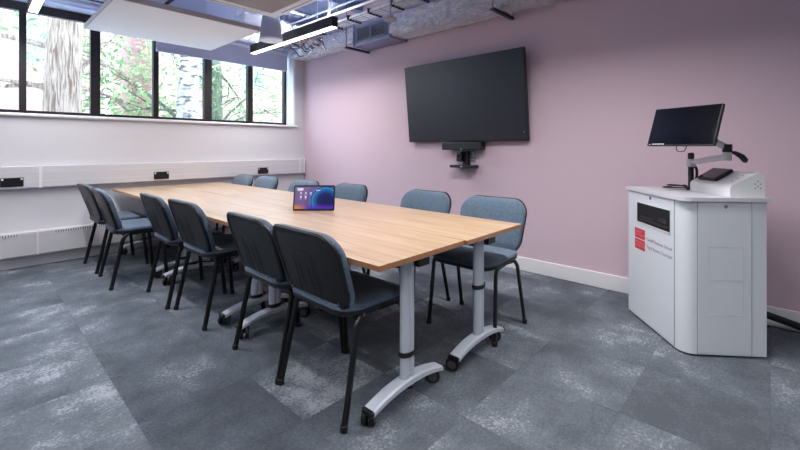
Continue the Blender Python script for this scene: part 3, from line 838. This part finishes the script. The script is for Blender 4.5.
# pendant speaker
t = thing('pendant_speaker', 'grey bucket-shaped pendant loudspeaker hanging beside the white raft', 'loudspeaker', (2.36, 4.20, 2.42))
b = B(); lathe(b, [(.118, .0), (.126, .008), (.128, .03), (.095, .27), (.085, .285), (.02, .29)], 28); obj('housing', b, M['speaker'], t)
b = B(); lathe(b, [(.02, -.004), (.112, -.002), (.118, .0), (.118, .004)], 28); obj('speaker_grille', b, M['speakerw'], t)
b = B(); lathe(b, [(.114, -.006), (.127, -.003), (.128, .014), (.118, .016)], 28); obj('rim', b, M['cass'], t)
b = B(); rod(b, 0, 0, .285, CZ-2.42, .005); obj('suspension_cable', b, M['steel'], t)

def linear_light(label, x, y0, y1, z=2.5, pw=1.0):
    t = thing('linear_light', label, 'light', (x, (y0+y1)/2, z), 0, 'black linear pendant lights')
    h = (y1-y0)/2
    b = B(); box(b, -.04, .04, -h, h, .004, .115, .002, 1); obj('housing', b, M['black'], t)
    bxo('diffuser', M['light'], t, -.033, .033, -h+.008, h-.008, -.002, .006)
    for s in (-1, 1):
        b = B(); rod(b, 0, s*(h-.12), .1, CZ-z, .0025); obj('suspension_wire', b, M['steel'], t)
    b = B(); tube(b, fillet([(0, -h+.14, .1), (.03, -h+.10, .25), (-.02, -h+.16, .4), (0, -h+.12, CZ-z)], .08), .004, 6); obj('power_flex', b, M['cabwhite'], t)
    la = bpy.data.lights.new('linear_lamp', 'AREA'); la.shape = 'RECTANGLE'; la.size = .07; la.size_y = (y1-y0)*.96
    la.energy = LAMP*pw*(y1-y0)/1.8; la.color = (1.0, .97, .95); la.spread = R(150)
    ua = bpy.data.lights.new('ceiling_fill_light', 'AREA'); ua.shape = 'RECTANGLE'; ua.size = .07; ua.size_y = (y1-y0)*.96; ua.energy = LAMP*(.75 if y0 > 2.5 else .06); ua.color = (.86, .92, 1.0)  # upward area lamp added over each housing to brighten ceiling and duct
    uo = bpy.data.objects.new('ceiling_fill_light', ua); COL.objects.link(uo); uo.location = (x, (y0+y1)/2, z+.125); uo.rotation_euler = (PI, 0, 0)
    lo = bpy.data.objects.new('linear_lamp', la); COL.objects.link(lo); lo.location = (x, (y0+y1)/2, z-.01)
    return t
LAMP = 33
linear_light('black linear pendant light glowing white, right of the raft, towards the pink wall', 2.70, 3.46, 5.30)
linear_light('black linear pendant light glowing white at the top left corner, before the windows', .425, 2.95, 5.22)
linear_light('added unseen linear light above the near end of the tables, brightening the pink wall', 2.0, .2, 2.0, pw=1.45)  # unseen fixture added to brighten the middle of the pink wall
linear_light('added unseen linear light behind the viewpoint, filling the open floor', .50, -1.9, .2)  # unseen fixture added as fill for the foreground floor
linear_light('added unseen linear light behind the viewpoint, room fill by the left wall', -1.5, .6, 2.8)  # unseen fixture added as general fill on the left

# foil duct along the pink wall
def foilbox(name, x0, x1, y0, y1, z0, z1, axis='y', seed=0, step=.04):
    random.seed(seed+11)
    b = B(); n = int(abs((y1-y0) if axis == 'y' else (x1-x0))/step); rings = []
    w, h = ((x1-x0) if axis == 'y' else (y1-y0)), z1-z0
    ol = []
    rr_ = rrect(w, h, min(w, h)*.18, 3)
    for k in range(len(rr_)):
        a = Vector(rr_[k]); c = Vector(rr_[(k+1) % len(rr_)]); m = max(1, int((c-a).length/.04))
        for j in range(m): ol.append(a.lerp(c, j/m))
    for i in range(n+1):
        s = i/n
        rg = []
        seam = .012*math.exp(-(((s*n*step) % 1.2-.6)/.03)**2)
        for p in ol:
            if axis == 'y': v = Vector(((x0+x1)/2+p.x*(1+seam*3), y0+(y1-y0)*s, (z0+z1)/2+p.y*(1+seam*3)))
            else: v = Vector((x0+(x1-x0)*s, (y0+y1)/2+p.x, (z0+z1)/2+p.y))
            nv = noise.noise_vector(v*8+Vector((seed, 0, 0)))*.022 + noise.noise_vector(v*22)*.016
            rg.append(b.verts.new(v+nv+Vector((random.uniform(-1, 1), random.uniform(-1, 1), random.uniform(-1, 1)))*.010))
        rings.append(rg)
    m = len(ol)
    for A, C in zip(rings, rings[1:]):
        for k in range(m): b.faces.new((A[k], A[(k+1) % m], C[(k+1) % m], C[k]))
    b.faces.new(rings[0][::-1]); b.faces.new(rings[-1])
    bmesh.ops.triangulate(b, faces=b.faces[:])
    return b
t = thing('foil_duct', 'crinkled silver foil-wrapped air duct running along the top of the pink wall', 'duct', (0, 0, 0))
obj('insulated_duct', foilbox('d', 3.355, 3.655, -2.7, 3.27, 2.505, 2.755), M['foil'], t)
b = B(); box(b, 3.36, 3.66, 3.27, 3.93, 2.49, 2.745, .004); box(b, 3.35, 3.665, 3.27, 3.295, 2.485, 2.75); box(b, 3.35, 3.665, 3.905, 3.93, 2.485, 2.75); obj('grille_plenum', b, M['galv'], t)
b = B()
gy0, gy1 = 3.33, 3.87; gz0, gz1 = 2.525, 2.715
box(b, 3.346, 3.362, gy0, gy1, gz0, gz0+.022); box(b, 3.346, 3.362, gy0, gy1, gz1-.022, gz1)
for y in (gy0, (gy0+gy1)/2-.010, gy1-.022): box(b, 3.346, 3.362, y, y+.022, gz0, gz1)
for k in range(9):
    z = gz0+.03+k*.0165; box(b, 3.350, 3.36, gy0+.01, gy1-.01, z, z+.006)
box(b, 3.358, 3.3595, gy0+.01, gy1-.01, gz0+.01, gz1-.01, mat=1)
obj('grille', b, [M['grey'], M['dark']], t)
obj('tail_duct', foilbox('d', 3.38, 3.66, 3.93, 5.47, 2.56, 2.76, seed=4), M['foil'], t)
for y in (-1.0, .8, 2.6, 4.6):
    b = B(); rod(b, 3.35, y, 2.5, CZ); obj('hanger_rod', b, M['steel'], t)
for y, lab, tilt in ((1.88, 'dark steel channel bracket under the foil duct, above the television', 0), (3.98, 'dark steel rod bracket under the duct left of the grille', 0)):
    b = B(); box(b, 3.27, WX, y-.02, y+.02, 2.462, 2.482, .003); box(b, 3.27, WX, y-.02, y-.016, 2.455, 2.485); rod(b, 3.29, y, 2.47, CZ, .005)
    tag(obj('channel_bracket', b, M['castor']), lab, 'bracket', 'steel brackets carrying the duct')
# branch ducts toward the middle near the window wall
b = foilbox('d', 2.25, 3.38, 4.62, 4.86, 2.66, 2.84, axis='x', seed=7, step=.05); 
rod(b, 2.6, 4.74, 2.8, CZ)
tag(obj('branch_duct', b, M['foil']), 'foil-wrapped branch duct crossing behind the black linear light to the pink wall', 'duct')

def basket(name, label, p0, p1, w, z, h=.05, n=30, cables=6, mat='galv', cabmat='cabwhite', axis='y'):
    t = thing(name, label, 'cable tray', (0, 0, 0), 0, 'cable trays under the ceiling')
    b = B()
    def pt(s, u, zz):
        return (p0+ (u), s, zz) if axis == 'y' else (s, p0+u, zz)
    a0, a1 = p1
    for u in (-w/2, w/2):
        for zz in (z, z+h): tube(b, [pt(a0, u, zz), pt(a1, u, zz)], .0035, 6)
    for k in range(5):
        u = -w/2+w*k/4; tube(b, [pt(a0, u, z), pt(a1, u, z)], .0025, 5)
    for k in range(n+1):
        s = a0+(a1-a0)*k/n
        tube(b, [pt(s, -w/2, z+h), pt(s, -w/2, z), pt(s, w/2, z), pt(s, w/2, z+h)], .0028, 5)
    obj('basket', b, M[mat], t)
    random.seed(n)
    for k in range(cables):
        b = B(); u = -w/2+w*(k+.7)/(cables+.4); r = random.uniform(.006, .011)*(1.9 if axis == 'y' else 1)
        pts = [pt(a0+(a1-a0)*i/24, u+random.uniform(-.008, .008), z+r+.004+random.uniform(0, .012)) for i in range(25)]
        tube(b, pts, r, 6); obj('cable', b, M[cabmat if (k % 3 or axis == 'y') else 'rubber'], t)
    if axis == 'y':
        for k in range(20):
            b = B(); yy = a0+.2+k*(a1-a0-.4)/19; box(b, p0-w/2-.008, p0+w/2+.008, yy-.006, yy+.006, z-.006, z+.055, .002); obj('cable_tie', b, M['rubber'], t)
    for s in (a0+.3, (a0+a1)/2, a1-.3):
        for u in (-w/2, w/2):
            b = B(); x, y, _ = pt(s, u, 0); rod(b, x, y, z, CZ); obj('hanger_rod', b, M['steel'], t)
basket('cable_tray', 'wire basket cable tray running beside the foil duct along the pink wall', 3.10, (-2.5, 4.5), .20, 2.68, n=44, cables=5)
basket('cable_tray', 'wire basket cable tray crossing above the window blind', 5.12, (-2.5, 3.3), .26, 2.70, n=36, cables=6, axis='x')
basket('cable_tray', 'wire basket cable tray above the acoustic raft near the window wall', 4.35, (-2.5, 3.0), .18, 2.86, n=34, cables=4, axis='x')
def pipe(name, label, pts, r, mat, cat='pipe', clips=True):
    t = thing(name, label, cat, (0, 0, 0))
    b = B(); tube(b, fillet(pts, .06), r, 10); obj('pipe_run', b, M[mat], t)
    a, c = Vector(pts[0]), Vector(pts[-1])
    for s in (.2, .5, .8):
        p = a.lerp(c, s); b = B(); rod(b, p.x, p.y, p.z, CZ, .003); box(b, p.x-r-.004, p.x+r+.004, p.y-r-.004, p.y+r+.004, p.z-r-.004, p.z-r+.002); obj('hanger', b, M['steel'], t)
pipe('conduit', 'long white conduit pipe hung parallel to the foil duct', [(2.93, -2.6, 2.76), (2.93, 5.3, 2.76)], .014, 'cabwhite')
pipe('conduit', 'grey steel conduit hung beside the white conduit', [(2.86, -2.6, 2.80), (2.86, 5.3, 2.80)], .012, 'galv')
pipe('copper_pipe', 'thin copper pipe running between cable tray and foil duct', [(3.24, -2.6, 2.765), (3.24, 4.55, 2.765)], .008, 'copper')
pipe('insulated_pipe', 'pale blue-grey pipe running just above the window opening', [(-2.6, 5.40, 2.735), (3.3, 5.40, 2.735)], .028, 'blind')
pipe('insulated_pipe', 'grey insulated pipe running along the top of the windows', [(-2.6, 5.30, 2.80), (3.2, 5.30, 2.80)], .035, 'galv')
pipe('insulated_pipe', 'black refrigerant pipe above the middle of the ceiling raft', [(1.6, 3.6, 2.9), (1.6, 5.3, 2.9)], .02, 'black')
# slack cables draped below the trays
random.seed(5)
t = thing('loose_wiring', 'tangle of loose red, white and black wiring below the branch duct', 'wiring', (0, 0, 0))
for k in range(9):
    b = B(); y = 4.45+.07*k; pts = []
    x0 = 2.5+random.uniform(-.1, .2)
    for i in range(14):
        s = i/13; pts.append((x0+s*(3.35-x0), y+.05*math.sin(s*7+k), 2.60+.06*math.cos(s*9+k*1.7)+.02*math.sin(s*23+k)))
    tube(b, pts, .006, 6); obj('wire', b, M[['copper', 'cabwhite', 'rubber'][k % 3]], t)
b = B(); rod(b, 2.9, 4.7, 2.6, CZ); obj('hanger_rod', b, M['steel'], t)
# sensor disc on rod
t = thing('ceiling_sensor', 'round grey sensor disc hanging on a thin rod before the foil duct', 'sensor', (2.84, 2.76, 2.45))
b = B(); lathe(b, [(.02, .0), (.064, .003), (.07, .012), (.062, .024), (.02, .034), (.010, .05)], 24); obj('disc', b, M['speaker'], t)
b = B(); rod(b, 0, 0, .045, CZ-2.45, .009); obj('rod', b, M['speaker'], t)
# steel ceiling beams
for i, y in enumerate((1.6, 4.1)):
    b = B(); box(b, LX, WX, y-.05, y+.05, 3.03, 3.04); box(b, LX, WX, y-.004, y+.004, 3.04, CZ); box(b, LX, WX, y-.05, y+.05, CZ-.008, CZ)
    b_ = struct('trim_%d' % (i+3), b, M['ceil'])

# ------------------------------------------------------------------ outside
b = B(); box(b, -40, 40, 5.95, 60, -1.2, -1.0); tag(obj('ground', b, M['pathm']), kind='structure')
def building(label, x0, x1, y0, y1, h, wins, rz=0):
    t = thing('brick_building', label, 'building', (0, 0, -1.0), 0, 'brick buildings beyond the trees')
    b = B(); box(b, x0, x1, y0, y1, 0, h); obj('wall', b, M['brick'], t)
    for (x, z, w, hh) in wins:
        b = B(); box(b, x-w/2, x+w/2, y0-.06, y0+.02, z, z+hh); 
        f = obj('window', b, M['trimout'], t)
        b = B(); box(b, x-w/2+.08, x-.03, y0-.08, y0-.05, z+.08, z+hh-.08); box(b, x+.03, x+w/2-.08, y0-.08, y0-.05, z+.08, z+hh-.08); obj('pane', b, M['wintint'], f)
building('pink brick building seen through the left-hand windows', -12, 3.2, 17, 24, 8.5, [(x, z, 1.1, 1.5) for x in (-8, -4.6, -1.2, 1.6) for z in (1.6, 4.8)])
building('pink brick building seen through the right-hand windows', 5.2, 22, 19, 26, 8.0, [(x, z, 1.1, 1.5) for x in (7, 9.6, 12.2, 15, 18) for z in (1.8, 5.0)])
def leaf_cloud(seed, blobs, per, size):
    random.seed(seed); b = B()
    for (cx, cy, cz, r) in blobs:
        for k in range(per):
            while True:
                v = Vector((random.uniform(-1, 1), random.uniform(-1, 1), random.uniform(-1, 1)))
                if v.length < 1: break
            p = Vector((cx, cy, cz))+v*r
            a = Vector((random.gauss(0, 1), random.gauss(0, 1), random.gauss(0, 1))).normalized(); c = a.orthogonal().normalized(); s = size*random.uniform(.6, 1.3)
            b.faces.new([b.verts.new(p+a*s), b.verts.new(p+c*s*.45), b.verts.new(p-a*s), b.verts.new(p-c*s*.45)])
    return b
def tree(label, x, y, r0, h, mat, seed, blobs, per, size, lean=(0, 0), sub='tree'):
    t = thing(sub, label, 'tree', (x, y, -1.0), 0, 'trees outside the windows')
    random.seed(seed); b = B(); pts = []; rad = []
    n = 26
    for i in range(n+1):
        s = i/n; pts.append((lean[0]*s+.05*math.sin(s*6+seed), lean[1]*s, h*s)); rad.append(r0*(1.25-.55*s) if s < .06 else r0*(1.12-.5*s))
    tube(b, pts, rad, 40)
    for v in b.verts:
        c = Vector((lean[0]*v.co.z/h, lean[1]*v.co.z/h, v.co.z)); d = v.co-c; a = math.atan2(d.y, d.x)
        fur = noise.noise(Vector((a*5+seed, v.co.z*.9, 0)))*.12
        v.co = c+d*(1+fur)
    obj('trunk', b, M[mat], t)
    b = B()
    for (bx, by, bz, br) in blobs:
        s = random.uniform(.35, .6); p0 = Vector((lean[0]*s, lean[1]*s, h*s)); p1 = Vector((bx, by, bz)); mid = p0.lerp(p1, .5)+Vector((random.uniform(-.3, .3), 0, random.uniform(-.1, .3)))
        P2 = [p0.lerp(mid, .5)+Vector((0, 0, .05)), mid, mid.lerp(p1, .5)+Vector((random.uniform(-.2, .2), 0, -.1)), p1]
        tube(b, [tuple(p0)]+[tuple(v) for v in P2], [r0*.22, r0*.15, r0*.10, r0*.06, r0*.02], 7)
        for k in range(5):
            e = p1+Vector((random.uniform(-1, 1), random.uniform(-1, 1), random.uniform(-1, .6)))*br*.9; s0 = P2[1].lerp(p1, random.random())
            tube(b, [tuple(s0), tuple(s0.lerp(e, .5)+Vector((0, 0, .1))), tuple(e)], [.018, .012, .004], 5)
    obj('branches', b, M[mat if mat != 'birch' else 'mossbark'], t)
    obj('foliage', leaf_cloud(seed, blobs, per, size), M['leaf'], t)
# positions: rays from the camera through the window px
tree('large tree with thick pale furrowed trunk seen through the second window bay', 1.10, 8.6, .27, 7.5, 'bark', 3,
     [(-1.7, .9, 3.4, .9), (-1.3, 1.2, 2.6, .8), (1.3, 1.3, 3.3, .9), (.9, 1.5, 4.4, 1.0), (-1.2, .6, 4.8, 1.1), (-2.6, 1.3, 3.9, .9), (2.0, 1.8, 2.7, .7)], 420, .075)
tree('slim white birch trunk seen through the window bay left of the grey trunk', 3.05, 8.9, .22, 7.0, 'birch', 8,
     [(-1.1, .8, 3.2, .8), (-1.6, 1.2, 4.2, .9), (-.8, 1.4, 2.5, .6), (1.0, 1.6, 4.0, .8)], 330, .065, lean=(.25, 0))
tree('mossy grey trunk with green leaves seen right of the birch', 4.09, 10.2, .19, 7.0, 'mossbark', 12,
     [(.5, -.3, 3.4, .9), (1.3, -.2, 4.3, .9), (1.3, .5, 2.9, .8), (2.4, .1, 3.6, 1.0), (2.9, .6, 2.7, .8), (-.6, .9, 4.6, .8)], 420, .07, lean=(.15, 0))

# ------------------------------------------------------------------ light
w = bpy.data.worlds.new('world'); sc.world = w; w.use_nodes = True
nt = w.node_tree; bg = nt.nodes['Background']
tc = nt.nodes.new('ShaderNodeTexCoord'); sp = nt.nodes.new('ShaderNodeSeparateXYZ'); rp = nt.nodes.new('ShaderNodeValToRGB')
nt.links.new(tc.outputs['Generated'], sp.inputs[0]); nt.links.new(sp.outputs['Z'], rp.inputs[0]); nt.links.new(rp.outputs[0], bg.inputs[0])
rp.color_ramp.elements[0].position = 0; rp.color_ramp.elements[0].color = (.72, .85, 1, 1)
rp.color_ramp.elements[1].position = .7; rp.color_ramp.elements[1].color = (.50, .70, 1, 1)
bg.inputs[1].default_value = 8.0
su = bpy.data.lights.new('sun', 'SUN'); su.energy = 1.0; su.angle = R(6); su.color = (1, .95, .88)
so = bpy.data.objects.new('sun', su); COL.objects.link(so); so.rotation_euler = (R(42), 0, R(18)); so.location = (0, 0, 12)
pl = bpy.data.lights.new('window_daylight_portal', 'AREA'); pl.shape = 'RECTANGLE'; pl.size = OX1-OX0; pl.size_y = OZ1-OZ0; pl.cycles.is_portal = True
po = bpy.data.objects.new('window_daylight_portal', pl); COL.objects.link(po); po.location = ((OX0+OX1)/2, 5.84, (OZ0+OZ1)/2); po.rotation_euler = (R(-90), 0, 0)

# ------------------------------------------------------------------ camera
cam = bpy.data.cameras.new('camera'); cam.sensor_width = 36; cam.lens = 18.0
cam.shift_y = -(225-147)/800; cam.clip_start = .05; cam.clip_end = 200
co = bpy.data.objects.new('camera', cam); COL.objects.link(co); co.location = (0, 0, 1.2); co.rotation_euler = (R(90), 0, R(-47.2))
sc.camera = co
sc.view_settings.view_transform = 'Standard'; sc.view_settings.look = 'None'; sc.view_settings.exposure = 0; sc.view_settings.gamma = 1
